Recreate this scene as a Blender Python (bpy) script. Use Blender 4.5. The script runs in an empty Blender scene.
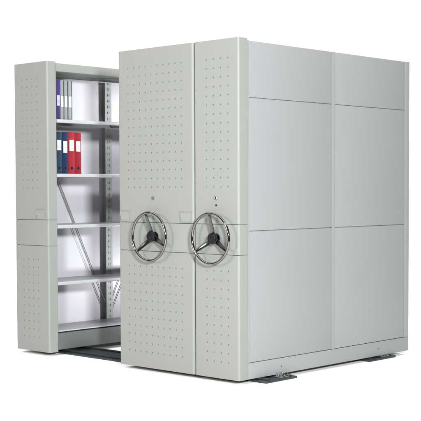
import bpy, bmesh, math, random
from mathutils import Vector, Matrix
random.seed(7)
S = bpy.context.scene
C = S.collection
PI = math.pi

# ------------------------------------------------------------------ materials
def new_mat(name):
    m = bpy.data.materials.new(name); m.use_nodes = True
    nt = m.node_tree
    return m, nt, nt.nodes['Principled BSDF']

def paint(name, col, rough=0.42, peel=0.05, var=0.03, spec=0.5, metal=0.0, peel_scale=420):
    """powder coat / plastic / metal: faint tonal drift, orange-peel bump, uneven gloss"""
    m, nt, b = new_mat(name)
    N, L = nt.nodes, nt.links
    tc = N.new('ShaderNodeTexCoord')
    big = N.new('ShaderNodeTexNoise'); big.inputs['Scale'].default_value = 2.3; big.inputs['Detail'].default_value = 5
    L.new(tc.outputs['Object'], big.inputs['Vector'])
    mix = N.new('ShaderNodeMix'); mix.data_type = 'RGBA'
    mix.inputs[6].default_value = (*[c*(1-var) for c in col], 1)
    mix.inputs[7].default_value = (*[min(1, c*(1+var)) for c in col], 1)
    L.new(big.outputs['Fac'], mix.inputs[0]); L.new(mix.outputs[2], b.inputs['Base Color'])
    mr = N.new('ShaderNodeMapRange'); mr.inputs['To Min'].default_value = rough*0.88; mr.inputs['To Max'].default_value = min(1, rough*1.12)
    sm = N.new('ShaderNodeTexNoise'); sm.inputs['Scale'].default_value = 9; sm.inputs['Detail'].default_value = 6
    L.new(tc.outputs['Object'], sm.inputs['Vector']); L.new(sm.outputs['Fac'], mr.inputs['Value']); L.new(mr.outputs[0], b.inputs['Roughness'])
    if peel > 0:
        pn = N.new('ShaderNodeTexNoise'); pn.inputs['Scale'].default_value = peel_scale; pn.inputs['Detail'].default_value = 2
        L.new(tc.outputs['Object'], pn.inputs['Vector'])
        # slow oil-canning of thin sheet metal on top of the orange peel
        wv = N.new('ShaderNodeTexNoise'); wv.inputs['Scale'].default_value = 1.6; wv.inputs['Detail'].default_value = 1
        L.new(tc.outputs['Object'], wv.inputs['Vector'])
        b1 = N.new('ShaderNodeBump'); b1.inputs['Strength'].default_value = peel; b1.inputs['Distance'].default_value = 0.001
        b2 = N.new('ShaderNodeBump'); b2.inputs['Strength'].default_value = 0.5; b2.inputs['Distance'].default_value = 0.004
        L.new(pn.outputs['Fac'], b1.inputs['Height']); L.new(wv.outputs['Fac'], b2.inputs['Height'])
        L.new(b2.outputs[0], b1.inputs['Normal']); L.new(b1.outputs[0], b.inputs['Normal'])
    b.inputs['Metallic'].default_value = metal
    b.inputs['Specular IOR Level'].default_value = spec
    return m

M = {}
M['front']  = paint('warm_grey_powder_coat', (0.169, 0.1765, 0.161), rough=0.52, spec=0.35)
M['side']   = paint('grey_coat_cool_light_tint', (0.183, 0.188, 0.189), rough=0.5, spec=0.4)  # same grey paint, with the cooler light on this side put into its tint
M['inside'] = paint('shelf_grey_powder_coat', (0.28, 0.285, 0.287), rough=0.4)
M['back']   = paint('back_sheet_lamplit_grey', (0.40, 0.40, 0.425), rough=0.36)  # same grey paint, lightened so the colour carries the lamp light
M['post']   = paint('post_grey_coat', (0.27, 0.285, 0.27))
M['plinth'] = paint('plinth_shaded_grey', (0.072, 0.081, 0.078))  # shade on the recessed base put into a darker grey
M['liner']  = paint('inner_box_coat', (0.12, 0.125, 0.115))
M['hole']   = paint('perforation_painted_shade', (0.115, 0.120, 0.108))  # same paint darkened, shade inside the holes put into the colour
M['rubber'] = paint('rubber_gasket', (0.10, 0.11, 0.10), rough=0.7, peel=0.0)
M['chrome_dark_reflecting'] = paint('chrome_dark_reflecting', (0.17, 0.175, 0.17), rough=0.07, peel=0.0, metal=1.0)  # base colour darkened in place of dark studio reflections
M['spoke']  = paint('brushed_spoke_steel', (0.10, 0.105, 0.10), rough=0.2, peel=0.0, metal=1.0)
M['hub']    = paint('black_hub_plastic', (0.005, 0.005, 0.007), rough=0.35, peel=0.0, spec=0.2)
M['dark']   = paint('keyhole_black', (0.006, 0.006, 0.006), rough=0.7, peel=0.0, spec=0.05)
M['steel']  = paint('galvanised_steel', (0.45, 0.46, 0.47), rough=0.3, peel=0.0, metal=1.0, var=0.2)
M['track']  = paint('dark_teal_track_steel', (0.011, 0.017, 0.018), rough=0.45, peel=0.15, var=0.25)
M['rod']    = paint('brace_and_shadow_steel', (0.10, 0.10, 0.10), rough=0.4, peel=0.0, metal=0.6)
M['screw']  = paint('screw_zinc', (0.28, 0.29, 0.28), rough=0.4, peel=0.0, metal=0.8)
M['card']   = paint('card_insert', (0.169, 0.1765, 0.161), rough=0.6, peel=0.0)
M['purple'] = paint('purple_cloth_board', (0.026, 0.017, 0.085), rough=0.5, peel=0.2, spec=0.15)
M['lilac']  = paint('lilac_label', (0.30, 0.28, 0.42), rough=0.6, peel=0.0)
M['gbook']  = paint('grey_board', (0.15, 0.162, 0.162), rough=0.5, peel=0.2)
M['white']  = paint('white_paper', (0.45, 0.45, 0.46), rough=0.7, peel=0.0)
M['gedge']  = paint('dark_green_board_edge', (0.012, 0.020, 0.020), rough=0.5, peel=0.0, spec=0.1)
M['navy']   = paint('navy_board', (0.009, 0.022, 0.040), rough=0.5, peel=0.2, spec=0.12)
M['navy2']  = paint('dark_navy_board', (0.005, 0.014, 0.040), rough=0.5, peel=0.2, spec=0.12)
M['red']    = paint('red_board', (0.19, 0.008, 0.017), rough=0.5, peel=0.2, spec=0.12)
M['red2']   = paint('deep_red_board', (0.155, 0.006, 0.012), rough=0.5, peel=0.2, spec=0.12)
M['floor']  = paint('white_studio_floor', (0.90, 0.90, 0.90), rough=0.75, peel=0.0, var=0.0, spec=0.2)

# ------------------------------------------------------------------ mesh helpers
def box(bm, x0, x1, y0, y1, z0, z1, bev=0.0):
    vs = [bm.verts.new((x, y, z)) for z in (z0, z1) for y in (y0, y1) for x in (x0, x1)]
    F = [(0, 2, 3, 1), (4, 5, 7, 6), (0, 1, 5, 4), (2, 6, 7, 3), (0, 4, 6, 2), (1, 3, 7, 5)]
    fs = [bm.faces.new([vs[i] for i in f]) for f in F]
    if bev > 0:
        es = list({e for f in fs for e in f.edges})
        bmesh.ops.bevel(bm, geom=es, offset=bev, segments=2, profile=0.5, affect='EDGES')

def frame_of(d):
    d = d.normalized(); a = Vector((0, 0, 1)) if abs(d.z) < 0.9 else Vector((1, 0, 0))
    u = d.cross(a).normalized(); return u, d.cross(u).normalized()

def rod(bm, a, b, r, n=12, r2=None):
    a, b = Vector(a), Vector(b); u, w = frame_of(b - a); r2 = r if r2 is None else r2
    A = [bm.verts.new(a + (u*math.cos(2*PI*i/n) + w*math.sin(2*PI*i/n))*r) for i in range(n)]
    B = [bm.verts.new(b + (u*math.cos(2*PI*i/n) + w*math.sin(2*PI*i/n))*r2) for i in range(n)]
    for i in range(n):
        j = (i+1) % n; bm.faces.new((A[i], A[j], B[j], B[i]))
    bm.faces.new(A[::-1]); bm.faces.new(B)

def lathe_y(bm, cx, cz, prof, n=32):
    """revolve (radius, y) profile about the Y axis through (cx, cz)"""
    rings = []
    for r, y in prof:
        if r < 1e-6: rings.append([bm.verts.new((cx, y, cz))])
        else: rings.append([bm.verts.new((cx + r*math.cos(2*PI*i/n), y, cz + r*math.sin(2*PI*i/n))) for i in range(n)])
    for R, Q in zip(rings, rings[1:]):
        for i in range(n):
            j = (i+1) % n
            if len(R) == 1 and len(Q) == 1: continue
            if len(R) == 1: bm.faces.new((R[0], Q[j], Q[i]))
            elif len(Q) == 1: bm.faces.new((R[i], R[j], Q[0]))
            else: bm.faces.new((R[i], R[j], Q[j], Q[i]))

def torus_y(bm, cx, cy, cz, R, r, n=72, k=14):
    V = [[bm.verts.new((cx + (R + r*math.cos(2*PI*j/k))*math.cos(2*PI*i/n), cy + r*math.sin(2*PI*j/k),
                        cz + (R + r*math.cos(2*PI*j/k))*math.sin(2*PI*i/n))) for j in range(k)] for i in range(n)]
    for i in range(n):
        for j in range(k):
            bm.faces.new((V[i][j], V[(i+1) % n][j], V[(i+1) % n][(j+1) % k], V[i][(j+1) % k]))

def link(name, bm, mats, parent=None, smooth=35):
    bmesh.ops.remove_doubles(bm, verts=bm.verts, dist=1e-5)
    bmesh.ops.recalc_face_normals(bm, faces=bm.faces)
    me = bpy.data.meshes.new(name); bm.to_mesh(me); bm.free()
    for m in (mats if isinstance(mats, list) else [mats]): me.materials.append(M[m])
    if smooth:
        me.shade_smooth(); me.set_sharp_from_angle(angle=math.radians(smooth))
    o = bpy.data.objects.new(name, me); C.objects.link(o)
    if parent:
        o.parent = parent
        top = parent
        while top.parent: top = top.parent
        # parts are drawn in world coordinates; things only translate
        for v in me.vertices: v.co -= top.location
    return o

def thing(name, label, cat, loc=(0, 0, 0), group=None):
    o = bpy.data.objects.new(name, None); C.objects.link(o); o.location = loc; o.empty_display_size = 0.1
    o['label'] = label; o['category'] = cat
    if group: o['group'] = group
    return o

def B(): return bmesh.new()
def bx(name, mat, parent, *a, bev=0.0015, label=None):
    bm = B(); box(bm, *a, bev=bev); o = link(name, bm, mat, parent)
    if label: o['label'] = label
    return o

# ------------------------------------------------------------------ dimensions (metres)
H, ZB, L = 2.30, 0.03, 1.987            # height, underside, depth of the units
EP = 0.086                               # depth of the folded end panel
UL = (-2.412, -1.993); UM = (-1.1755, -0.4185); UR = (-0.4075, 0.0)
Z1, Z2 = 1.069, 0.866                    # seams of the end panels
SHELF = (1.855, 1.430, 1.027, 0.580, 0.196)

# ------------------------------------------------------------------ end panels
def panel_section(bm, x0, x1, z0, z1, xs=(), zs=(), r=0.014, hr=0.0057, hd=0.005):
    """sheet folded round both edges, front at y=0, with punched dimples; material 0 paint, 1 dimple floor with painted shade"""
    n = 6
    def arc(cx, a0, a1): return [(cx + r*math.cos(a0 + (a1-a0)*i/n), r + r*math.sin(a0 + (a1-a0)*i/n)) for i in range(n+1)]
    left = [(x0, EP)] + arc(x0 + r, PI, 1.5*PI)
    right = arc(x1 - r, 1.5*PI, 2*PI) + [(x1, EP)]
    for prof in (left, right):
        for (ax, ay), (bx_, by) in zip(prof, prof[1:]):
            bm.faces.new([bm.verts.new(p) for p in ((ax, ay, z0), (bx_, by, z0), (bx_, by, z1), (ax, ay, z1))])
    for z in (z0, z1):                                    # folded top and bottom returns
        bm.faces.new([bm.verts.new((x, y, z)) for x, y in left + right])
    xa, xb = x0 + r, x1 - r
    def quad(xl, xr, zl, zr):
        if xr - xl > 1e-6 and zr - zl > 1e-6:
            bm.faces.new([bm.verts.new(p) for p in ((xl, 0, zl), (xr, 0, zl), (xr, 0, zr), (xl, 0, zr))])
    if not xs:
        quad(xa, xb, z0, z1); return
    c = 0.011                                             # half size of a punched cell
    def breaks(lo, hi, cs):
        out = [(lo, None)]
        for q in cs: out += [(q - c, q), (q + c, None)]
        return out + [(hi, None)]
    bxs, bzs = breaks(xa, xb, xs), breaks(z0, z1, zs)
    for (xl, hx), (xr, _) in zip(bxs, bxs[1:]):
        for (zl, hz), (zr, _) in zip(bzs, bzs[1:]):
            if hx is None or hz is None: quad(xl, xr, zl, zr); continue
            k = 16
            ring = [(hx + hr*math.cos(2*PI*i/k), hz + hr*math.sin(2*PI*i/k)) for i in range(k)]
            def sq(i):
                a = 2*PI*i/k; ca, sa = math.cos(a), math.sin(a); m = max(abs(ca), abs(sa)); return (hx + c*ca/m, hz + c*sa/m)
            for i in range(k):
                j = (i+1) % k; p, q, s, t = sq(i), sq(j), ring[j], ring[i]
                bm.faces.new([bm.verts.new((u[0], 0, u[1])) for u in (p, q, s, t)])
                f = bm.faces.new([bm.verts.new(v) for v in ((t[0], 0, t[1]), (s[0], 0, s[1]), (s[0], hd, s[1]), (t[0], hd, t[1]))])
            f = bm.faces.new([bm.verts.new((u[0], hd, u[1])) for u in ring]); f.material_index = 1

def end_panel(unit, x0, x1, hx):
    bm = B(); box(bm, x0 + 0.004, x1 - 0.004, 0.010, EP + 0.004, ZB + 0.008, H - 0.008)
    ep = link('end_panel', bm, 'liner', unit)
    g = 0.0020
    up = [1.320 + 0.0609*i for i in range(15)]
    lo = [0.142 + 0.0613*i for i in range(11)]
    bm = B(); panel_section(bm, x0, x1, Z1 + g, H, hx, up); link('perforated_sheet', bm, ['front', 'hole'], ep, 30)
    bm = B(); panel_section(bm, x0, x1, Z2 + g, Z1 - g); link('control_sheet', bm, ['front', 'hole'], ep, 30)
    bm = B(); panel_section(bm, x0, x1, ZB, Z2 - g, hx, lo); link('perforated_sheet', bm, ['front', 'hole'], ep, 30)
    return ep

def card_holder(unit, x0, x1):
    z0, z1 = 1.078, 1.150; t = 0.004
    bm = B()
    box(bm, x0, x1, -0.0042, -0.0002, z1 - t, z1, 0.0006); box(bm, x1 - t, x1, -0.0042, -0.0002, z0, z1 - t, 0.0006)
    box(bm, x0, x0 + t, -0.0042, -0.0002, z0, z1 - t, 0.0006); box(bm, x0 + t, x1 - t, -0.0042, -0.0002, z0, z0 + t, 0.0006)
    h = link('card_holder', bm, 'front', unit)
    bx('card', 'card', h, x0 + t, x1 - t, -0.0012, -0.0002, z0 + t, z1 - t, bev=0)

def lock(unit, x, z):
    bm = B(); lathe_y(bm, x, z, [(0.0135, -0.0003), (0.0135, -0.006), (0.012, -0.0075), (0.0095, -0.0075), (0.0095, -0.005), (0, -0.005)])
    lk = link('lock', bm, 'steel', unit)
    bm = B(); box(bm, x - 0.0016, x + 0.0016, -0.0062, -0.0051, z - 0.0065, z + 0.0065); lathe_y(bm, x, z + 0.0012, [(0.0042, -0.0052), (0.0042, -0.0064), (0, -0.0064)], 16)
    link('keyhole', bm, 'dark', lk)

def hand_wheel(unit, cx, cz, a0):
    R, yr = 0.169, -0.060
    bm = B(); lathe_y(bm, cx, cz, [(0.034, -0.0003), (0.034, -0.005), (0.017, -0.008), (0.015, -0.02), (0.030, -0.024), (0.036, -0.030), (0.036, -0.036), (0.030, -0.040), (0, -0.040)])
    w = link('hand_wheel', bm, 'chrome_dark_reflecting', unit)
    bm = B(); torus_y(bm, cx, yr, cz, R, 0.0088); link('rim', bm, 'chrome_dark_reflecting', w, 60)
    for k in range(3):
        a = math.radians(a0 + 120*k); d = Vector((math.cos(a), 0, math.sin(a))); s = Vector((-math.sin(a), 0, math.cos(a)))
        bm = B(); rows = []
        for t in [i/14 for i in range(15)]:
            rad = 0.030 + (R - 0.030 - 0.006)*t
            e = t*t*(3 - 2*t); y = -0.034*(1-e) + (yr)*e
            hw = 0.0185*(1-t) + 0.0105*t
            c0 = Vector((cx, y, cz)) + d*rad
            # shallow channel section, raised edges, real thickness
            pts = [(-1, -0.001), (-0.55, 0.0022), (0.55, 0.0022), (1, -0.001), (1, 0.0025), (-1, 0.0025)]
            pts = [(-1, -0.004), (-0.6, -0.0015), (0.6, -0.0015), (1, -0.004), (1, 0.0015), (-1, 0.0015)]
            rows.append([bm.verts.new(c0 + s*(u*hw) + Vector((0, v, 0))) for u, v in pts])
        for A, Q in zip(rows, rows[1:]):
            for i in range(6):
                j = (i+1) % 6; bm.faces.new((A[i], A[j], Q[j], Q[i]))
        bm.faces.new(rows[0]); bm.faces.new(rows[-1][::-1])
        link('spoke', bm, 'spoke', w, 40)
    bm = B(); lathe_y(bm, cx, cz, [(0.0375, -0.0405), (0.0375, -0.047), (0.0345, -0.052), (0.027, -0.0545), (0.0235, -0.0535), (0.018, -0.0535), (0.0175, -0.0545), (0.009, -0.056), (0, -0.0565)])
    link('hub_cap', bm, 'hub', w)

# ------------------------------------------------------------------ shelving carcass
def upright(unit, xc, y, side, z0=0.10, z1=2.215):
    """slotted C post; side=+1 opens towards +X"""
    bm = B(); w = 0.072; d = 0.034; t = 0.002
    xb = xc
    xo = xc + side*d
    def bb(xa, xb_, *r): box(bm, min(xa, xb_), max(xa, xb_), *r)
    # face web made of three strips so that the slots are real gaps
    for ya, yb in ((y - w/2, y - 0.011), (y - 0.006, y + 0.006), (y + 0.011, y + w/2)):
        bb(xo, xo - side*t, ya, yb, z0, z1)
    z = z0 + 0.02
    while z < z1:
        bb(xo - side*0.0002, xo - side*(t + 0.0002), y - 0.011, y - 0.006, z, min(z + 0.03, z1)); bb(xo - side*0.0002, xo - side*(t+0.0002), y + 0.006, y + 0.011, z, min(z + 0.03, z1)); z += 0.05
    for s in (-1, 1):
        bb(xo - side*t, xb, y + s*(w/2), y + s*(w/2) - s*t, z0, z1) if s > 0 else bb(xo - side*t, xb, y - w/2, y - w/2 + t, z0, z1)
    return link('upright', bm, 'post', unit, 0)

def shelves(unit, xb, xf, label=None):
    """five shelves in each of two bays; xb at the back sheet, xf at the aisle edge"""
    for (y0, y1) in ((EP + 0.007, 0.994), (1.000, L - 0.010)):
        for z in SHELF:
            bm = B(); s = 1 if xf > xb else -1
            def bb(xa, xc, *r, bev=0): box(bm, min(xa, xc), max(xa, xc), *r, bev=bev)
            if z < 0.3:                                                       # lowest deck: thin lip over the plinth
                bb(xf, xf - s*0.014, y0, y1, z - 0.010, z, bev=0.002); bb(xf - s*0.0145, xb, y0 + 0.001, y1 - 0.001, z - 0.0026, z - 0.0006)
                link('shelf', bm, 'inside', unit); continue
            bb(xf, xf - s*0.014, y0, y1, z - 0.027, z, bev=0.003)             # rolled front edge
            bb(xf - s*0.0145, xb, y0 + 0.001, y1 - 0.001, z - 0.0026, z - 0.0006)  # deck
            bb(xf - s*0.0145, xf - s*0.030, y0 + 0.002, y1 - 0.002, z - 0.0265, z - 0.0245)
            bb(xb, xb + s*0.002, y0 + 0.001, y1 - 0.001, z - 0.025, z - 0.003)
            for ya in (y0 + 0.001, y1 - 0.003): bb(xf - s*0.031, xb + s*0.003, ya, ya + 0.002, z - 0.025, z - 0.003)
            link('shelf', bm, 'inside', unit)

def carcass(unit, x0, x1, open_left, open_right):
    bx('top_panel', 'front', unit, x0 + 0.002, x1 - 0.002, EP + 0.005, L - 0.001, 2.226, 2.290, bev=0.003)
    # wheeled base: plinth and the kick sheet under the lowest shelf
    bx('base', 'plinth', unit, x0 + 0.003, x1 - 0.003, EP + 0.005, L - 0.004, 0.046, 0.176, bev=0.003)

# ---------------------------------------------------------------- left unit (open, holds the files)
left = thing('mobile_shelving_unit', 'narrow grey mobile shelving unit standing apart, open side showing shelves with coloured binders', 'shelving unit',
             ((UL[0]+UL[1])/2, L/2, 0), 'mobile shelving units on the floor tracks')
end_panel(left, *UL, [-2.309 + 0.0617*i for i in range(4)])
card_holder(left, -2.140, -2.033)
carcass(left, *UL, False, True)
bx('back_panel', 'back', left, UL[0] + 0.001, UL[0] + 0.004, EP + 0.005, L - 0.003, 0.16, 2.224, bev=0)
bx('side_panel', 'side', left, UL[0] - 0.004, UL[0] + 0.0005, EP + 0.004, L - 0.002, 0.05, 2.288, bev=0.001)
shelves(left, UL[0] + 0.042, UL[1] - 0.001)
upright(left, UL[0] + 0.006, 0.964, 1); upright(left, UL[0] + 0.006, L - 0.05, 1)
for yy in (0.997, L - 0.05): upright(left, UL[1] - 0.050, yy, 1)
for (a, b) in (((0.150, 1.90), (0.945, 0.262)), ((1.885, 2.00), (0.985, 0.262))):
    bm = B()
    for off in (0.0, 0.022):  # second rod stands in for the first rod's shadow
        A = Vector((UL[0] + 0.030, a[0] + off, a[1])); Q = Vector((UL[0] + 0.030, b[0] + off*0.6, b[1]))
        rod(bm, A, Q, 0.0024, 10)
    link('cross_brace_with_shadow', bm, 'rod', left)

# ---------------------------------------------------------------- middle unit (double sided)
mid = thing('mobile_shelving_unit', 'widest grey shelving unit in the middle with ten columns of holes across its perforated end', 'shelving unit',
            ((UM[0]+UM[1])/2, L/2, 0), 'mobile shelving units on the floor tracks')
end_panel(mid, *UM, [-1.071 + 0.0599*i for i in range(10)])
card_holder(mid, UM[0] + 0.015, -1.058); card_holder(mid, -0.549, UM[1] - 0.015)
carcass(mid, *UM, True, True)
xm = sum(UM)/2
bx('back_panel', 'back', mid, xm - 0.002, xm + 0.002, EP + 0.005, L - 0.003, 0.16, 2.224, bev=0)
shelves(mid, xm - 0.04, UM[0] + 0.001); shelves(mid, xm + 0.04, UM[1] - 0.001)
for yy in (EP + 0.046, 0.997, L - 0.05):
    upright(mid, xm - 0.004, yy, -1); upright(mid, UM[0] + 0.040, yy, -1)
bx('gasket', 'rubber', mid, UM[1] + 0.0005, UM[1] + 0.0095, 0.016, 0.060, ZB + 0.01, H - 0.006, bev=0.001)
hand_wheel(mid, xm, 0.972, 101); lock(mid, -0.812, 1.243)

# ---------------------------------------------------------------- right unit (closed with side sheets)
right = thing('mobile_shelving_unit', 'front grey shelving unit closed on the right by six plain side sheets', 'shelving unit',
              ((UR[0]+UR[1])/2, L/2, 0), 'mobile shelving units on the floor tracks')
end_panel(right, *UR, [-0.2935 + 0.0655*i for i in range(4)])
bx('top_panel', 'front', right, UR[0] + 0.002, -0.006, EP + 0.005, L - 0.001, 2.226, 2.284, bev=0.003)
bx('base', 'plinth', right, UR[0] + 0.012, -0.020, EP + 0.005, L - 0.004, 0.046, 0.158, bev=0.003)
shelves(right, -0.045, UR[0] + 0.001)
bx('back_panel', 'back', right, -0.016, -0.012, EP + 0.005, L - 0.003, 0.16, 2.224, bev=0)
bm = B()      # frame behind the side sheets
for y0, y1, xf, zt_ in ((EP + 0.003, 0.1033, 0.0006, 2.288), (1.0067, 1.0378, 0.0010, 2.288), (1.9277, L, 0.0014, 2.288)):
    box(bm, -0.012, xf, y0, y1, 0.140, zt_, 0.0016)
for y0, y1 in ((0.104, 1.006), (1.0385, 1.927)):
    for z in (1.911, 1.0235): box(bm, -0.012, -0.0105, y0, y1, z - 0.01, z + 0.01)
box(bm, -0.046, -0.013, L - 0.050, L, 0.10, 2.288, 0.0015)
link('side_frame', bm, 'side', right)
def sheet(y0, y1, z0, z1):
    bm = B(); box(bm, -0.0100, -0.0005, y0 + 0.0002, y1 - 0.0002, z0 + 0.0024, z1 - 0.0024, 0.0012)
    link('side_sheet', bm, 'side', right)
for y0, y1 in ((0.1035, 1.0065), (1.0380, 1.9275)):
    for z0, z1 in ((0.140, 1.0235), (1.0235, 1.911), (1.911, 2.288)): sheet(y0, y1, z0, z1)
bx('kick_panel', 'side', right, -0.012, -0.0005, EP + 0.003, L, ZB, 0.1385, bev=0.0016)
for y in (0.434, 1.585):
    bm = B(); o = bm
    n = 20
    for r0, x0_, r1, x1_ in ((0.0065, -0.0004, 0.0055, 0.0015), (0.0055, 0.0015, 0.0001, 0.0022)):
        A = [bm.verts.new((x0_, y + r0*math.cos(2*PI*i/n), 0.083 + r0*math.sin(2*PI*i/n))) for i in range(n)]
        Q = [bm.verts.new((x1_, y + r1*math.cos(2*PI*i/n), 0.083 + r1*math.sin(2*PI*i/n))) for i in range(n)]
        for i in range(n): bm.faces.new((A[i], A[(i+1) % n], Q[(i+1) % n], Q[i]))
    link('screw', bm, 'plinth', right)
hand_wheel(right, sum(UR)/2, 0.974, 93); lock(right, -0.207, 1.246)
bm = B(); lathe_y(bm, -0.204, 1.196, [(0.0065, -0.0003), (0.0065, -0.003), (0.005, -0.004), (0, -0.004)], 18); link('lock_pin', bm, 'dark', right)

# ---------------------------------------------------------------- floor tracks
def track(y0, y1, xe, label):
    x0 = -2.60
    t = thing('floor_track', label, 'track', ((x0 + xe)/2, (y0+y1)/2, 0), 'dark tracks under the shelving units')
    bx('base_plate', 'track', t, x0, xe, y0, y1, 0.001, 0.016, bev=0.003)
    for y in (y0 + 0.05, y1 - 0.05):
        bx('rail', 'track', t, x0 + 0.01, xe - 0.02, y - 0.014, y + 0.014, 0.0165, 0.027, bev=0.003)
    ym = (y0 + y1)/2
    es = bx('end_stop', 'steel', t, xe - 0.105, xe - 0.014, ym + 0.005, y1 - 0.070, 0.0165, 0.023, bev=0.002)
    for k in range(7):
        bm = B(); y = ym + 0.018 + 0.0125*k; x = xe - 0.030 - 0.026*(k % 3); hgt = 0.004*((k*5) % 3)
        rod(bm, (x, y, 0.0235), (x, y, 0.032 + hgt), 0.0095, 6); rod(bm, (x, y, 0.0321 + hgt), (x, y, 0.040 + hgt), 0.005, 10)
        link('bolt', bm, 'steel' if k % 3 else 'chrome_dark_reflecting', es, 30)
track(0.175, 0.505, 0.085, 'dark steel floor track at the front corner, crossing the aisle to the bolted end stub')
track(1.440, 1.780, 0.025, 'dark steel floor track farther back, only its bolted stub showing under the side sheets')

# ---------------------------------------------------------------- files on the shelves
def binder(y0, y1, z0, h, mat, label, cat, group, lab, hole, xf=-2.004, depth=0.275, lilac=False):
    t = thing('ring_binder', label, cat, (xf - depth/2, (y0+y1)/2, z0), group)
    z1 = z0 + h; ym = (y0 + y1)/2; w = y1 - y0
    bm = B()
    box(bm, xf - 0.003, xf, y0 + 0.0012, y1 - 0.0012, z0, z1, 0.0014)                      # spine
    box(bm, xf - depth, xf - 0.0032, y0, y0 + 0.0026, z0, z1, 0.0008)                      # boards
    box(bm, xf - depth, xf - 0.0032, y1 - 0.0026, y1, z0, z1, 0.0008)
    link('cover', bm, mat, t)
    bm = B()
    n = 9
    for i in range(n):
        a = y0 + 0.004 + (w - 0.008)*i/n; d = 0.002*((i*37) % 5)
        box(bm, xf - depth + 0.014 + d, xf - 0.012, a, a + (w - 0.008)/n*0.93, z0 + 0.006, z1 - 0.016 - d)
    link('paper_block', bm, 'white', t, 0)
    if lab:
        for k in range(4):
            zz = z0 + h*(lab[0] + (lab[1]-lab[0])*(0.16 + 0.1*k)); bx('ruled_line', 'gedge', t, xf + 0.0012, xf + 0.0018, y0 + w*0.26, y1 - w*0.26, zz, zz + 0.0014, bev=0)
        lb = bx('spine_label', 'lilac' if lilac else 'white', t, xf + 0.0002, xf + 0.0014, y0 + w*0.17, y1 - w*0.17, z0 + h*lab[0], z0 + h*lab[1], bev=0.0004)
    if hole:
        bm = B(); n = 20; zc = z0 + h*0.135; r = min(0.0105, w*0.18)
        V = [[bm.verts.new((x, ym + q*math.cos(2*PI*i/n), zc + q*math.sin(2*PI*i/n))) for i in range(n)] for x, q in ((xf + 0.0002, r*1.25), (xf + 0.0016, r*1.15), (xf + 0.0016, r*0.9))]
        for A, Q in zip(V, V[1:]):
            for i in range(n): bm.faces.new((A[i], A[(i+1) % n], Q[(i+1) % n], Q[i]))
        fr = link('finger_ring', bm, 'gedge', t)
        bm = B(); A = [bm.verts.new((xf + 0.0006, ym + r*0.92*math.cos(2*PI*i/n), zc + r*0.92*math.sin(2*PI*i/n))) for i in range(n)]; bm.faces.new(A)
        link('finger_hole', bm, 'dark', fr, 0)
    return t
zt, zm = SHELF[0] + 0.0002, SHELF[1] + 0.0002
binder(0.0965, 0.1400, zt, 0.312, 'purple', 'purple binder with pale spine label, first on the top shelf', 'binder', 'binders on the top shelf', (0.34, 0.60), False, lilac=True)
gg = 'binders on the top shelf'
def grey_binder(y0, y1, label):
    t = binder(y0, y1, zt, 0.305, 'gbook', label, 'binder', gg, None, False)
    xf = -2.004; h = 0.305
    bx('spine_label', 'white', t, xf + 0.0002, xf + 0.0014, y0 + 0.004, y1 - 0.009, zt + h*0.32, zt + h*0.60, bev=0.0004)
    bx('edge_strip', 'gedge', t, xf + 0.0002, xf + 0.0012, y1 - 0.0075, y1 - 0.0015, zt + 0.002, zt + h - 0.002, bev=0.0004)
grey_binder(0.1420, 0.1780, 'thin grey binder touching the purple one on the top shelf')
grey_binder(0.1800, 0.2180, 'thin grey binder between two other grey ones on the top shelf')
grey_binder(0.2205, 0.2600, 'thin grey binder at the open end of the top shelf row')
gb = 'binders on the second shelf'
binder(0.0940, 0.1530, zm, 0.328, 'navy', 'navy blue lever arch binder against the end panel, second shelf', 'binder', gb, (0.56, 0.80), True)
binder(0.1555, 0.2130, zm, 0.328, 'navy2', 'darker navy lever arch binder touching a red one, second shelf', 'binder', gb, (0.50, 0.78), True)
binder(0.2155, 0.2820, zm, 0.330, 'red', 'red lever arch binder beside the navy ones, second shelf', 'binder', gb, (0.54, 0.81), True)
binder(0.2845, 0.3480, zm, 0.328, 'red2', 'deep red lever arch binder ending the row, second shelf', 'binder', gb, (0.54, 0.79), True)

# ---------------------------------------------------------------- floor
bm = B(); s = 1
bm.faces.new([bm.verts.new(p) for p in ((-4.8, -6.5, 0), (5.0, -6.5, 0), (5.0, 4.2, 0), (-4.8, 4.2, 0))])
fl = link('floor', bm, 'floor', None, 0); fl['kind'] = 'structure'; fl['label'] = 'seamless white studio floor'

# ---------------------------------------------------------------- light
w = bpy.data.worlds.new('World'); S.world = w; w.use_nodes = True
nt = w.node_tree; N, Lk = nt.nodes, nt.links
bg = N['Background']
# white cyclorama round the far side of the set, dimmer open studio behind the photographer
tc = N.new('ShaderNodeTexCoord')
dot = N.new('ShaderNodeVectorMath'); dot.operation = 'DOT_PRODUCT'; dot.inputs[1].default_value = (-0.685, 0.727, 0)
Lk.new(tc.outputs['Generated'], dot.inputs[0])
rp = N.new('ShaderNodeMapRange'); rp.interpolation_type = 'SMOOTHSTEP'
rp.inputs['From Min'].default_value = 0.1; rp.inputs['From Max'].default_value = 0.7
rp.inputs['To Min'].default_value = 0.12; rp.inputs['To Max'].default_value = 1.12
Lk.new(dot.outputs['Value'], rp.inputs['Value']); Lk.new(rp.outputs[0], bg.inputs['Strength'])
bg.inputs['Color'].default_value = (1, 1, 1, 1)

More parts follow.
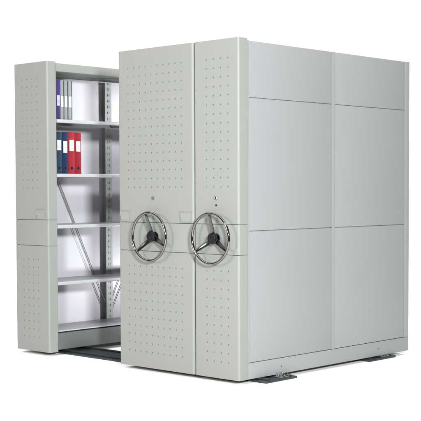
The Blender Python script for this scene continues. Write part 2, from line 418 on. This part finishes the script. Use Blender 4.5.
def area(name, loc, target, sx, sy, power, col=(1, 1, 1), spread=180):
    d = bpy.data.lights.new(name, 'AREA'); d.shape = 'RECTANGLE'; d.size = sx; d.size_y = sy; d.energy = power; d.color = col; d.spread = math.radians(spread)
    o = bpy.data.objects.new(name, d); C.objects.link(o); o.location = loc
    o.rotation_euler = (Vector(target) - Vector(loc)).to_track_quat('-Z', 'Y').to_euler()
    return o
area('added_overhead_light', (-1.0, 0.2, 5.6), (-1.0, 0.2, 0), 9.0, 9.0, 720, (1, 1, 1))  # added overhead light, lifts the floor to plain white
area('key_softbox', (-1.5, -6.2, 2.4), (-0.8, 0, 1.5), 1.4, 1.4, 240, (1.0, 1.0, 0.98))
area('fill_softbox', (6.2, -4.5, 2.7), (-0.5, 0.0, 1.2), 0.6, 0.6, 1500, (0.98, 0.99, 1.0))
area('added_aisle_light', (-1.02, 2.50, 0.45), (-2.3, 0.8, 1.4), 0.12, 0.12, 40, (0.95, 0.95, 1.0))  # added lamp hidden behind the middle unit, brightens the open shelves
area('added_aisle_light', (-1.02, 2.50, 2.12), (-2.3, 0.8, 1.9), 0.12, 0.12, 36, (0.95, 0.95, 1.0))  # second hidden lamp, added to brighten the upper compartments

# ---------------------------------------------------------------- camera (fitted to the picture)
yaw, pitch, roll, f = 0.7553, -0.0446, -0.0036, 1161.8
cy, sy = math.cos(yaw), math.sin(yaw)
fw0 = Vector((-sy, cy, 0)); rt = Vector((cy, sy, 0)); up = Vector((0, 0, 1))
fw = fw0*math.cos(pitch) + up*math.sin(pitch); u2 = up*math.cos(pitch) - fw0*math.sin(pitch)
r = rt*math.cos(roll) + u2*math.sin(roll); u = u2*math.cos(roll) - rt*math.sin(roll)
cam = bpy.data.cameras.new('Camera'); co = bpy.data.objects.new('Camera', cam); C.objects.link(co)
mw = Matrix((( r.x, u.x, -fw.x, 5.1312), (r.y, u.y, -fw.y, -5.6885), (r.z, u.z, -fw.z, 1.3045), (0, 0, 0, 1)))
co.matrix_world = mw
cam.sensor_width = 36; cam.lens = 36*f/421
cam.shift_x = (210.5 - 214.15)/421; cam.shift_y = (240.98 - 210.5)/421
cam.clip_end = 500
S.camera = co
S.view_settings.view_transform = 'Standard'; S.view_settings.look = 'None'
S.view_settings.exposure = 0; S.view_settings.gamma = 1
S.render.engine = 'CYCLES'
S.cycles.max_bounces = 10; S.cycles.diffuse_bounces = 6
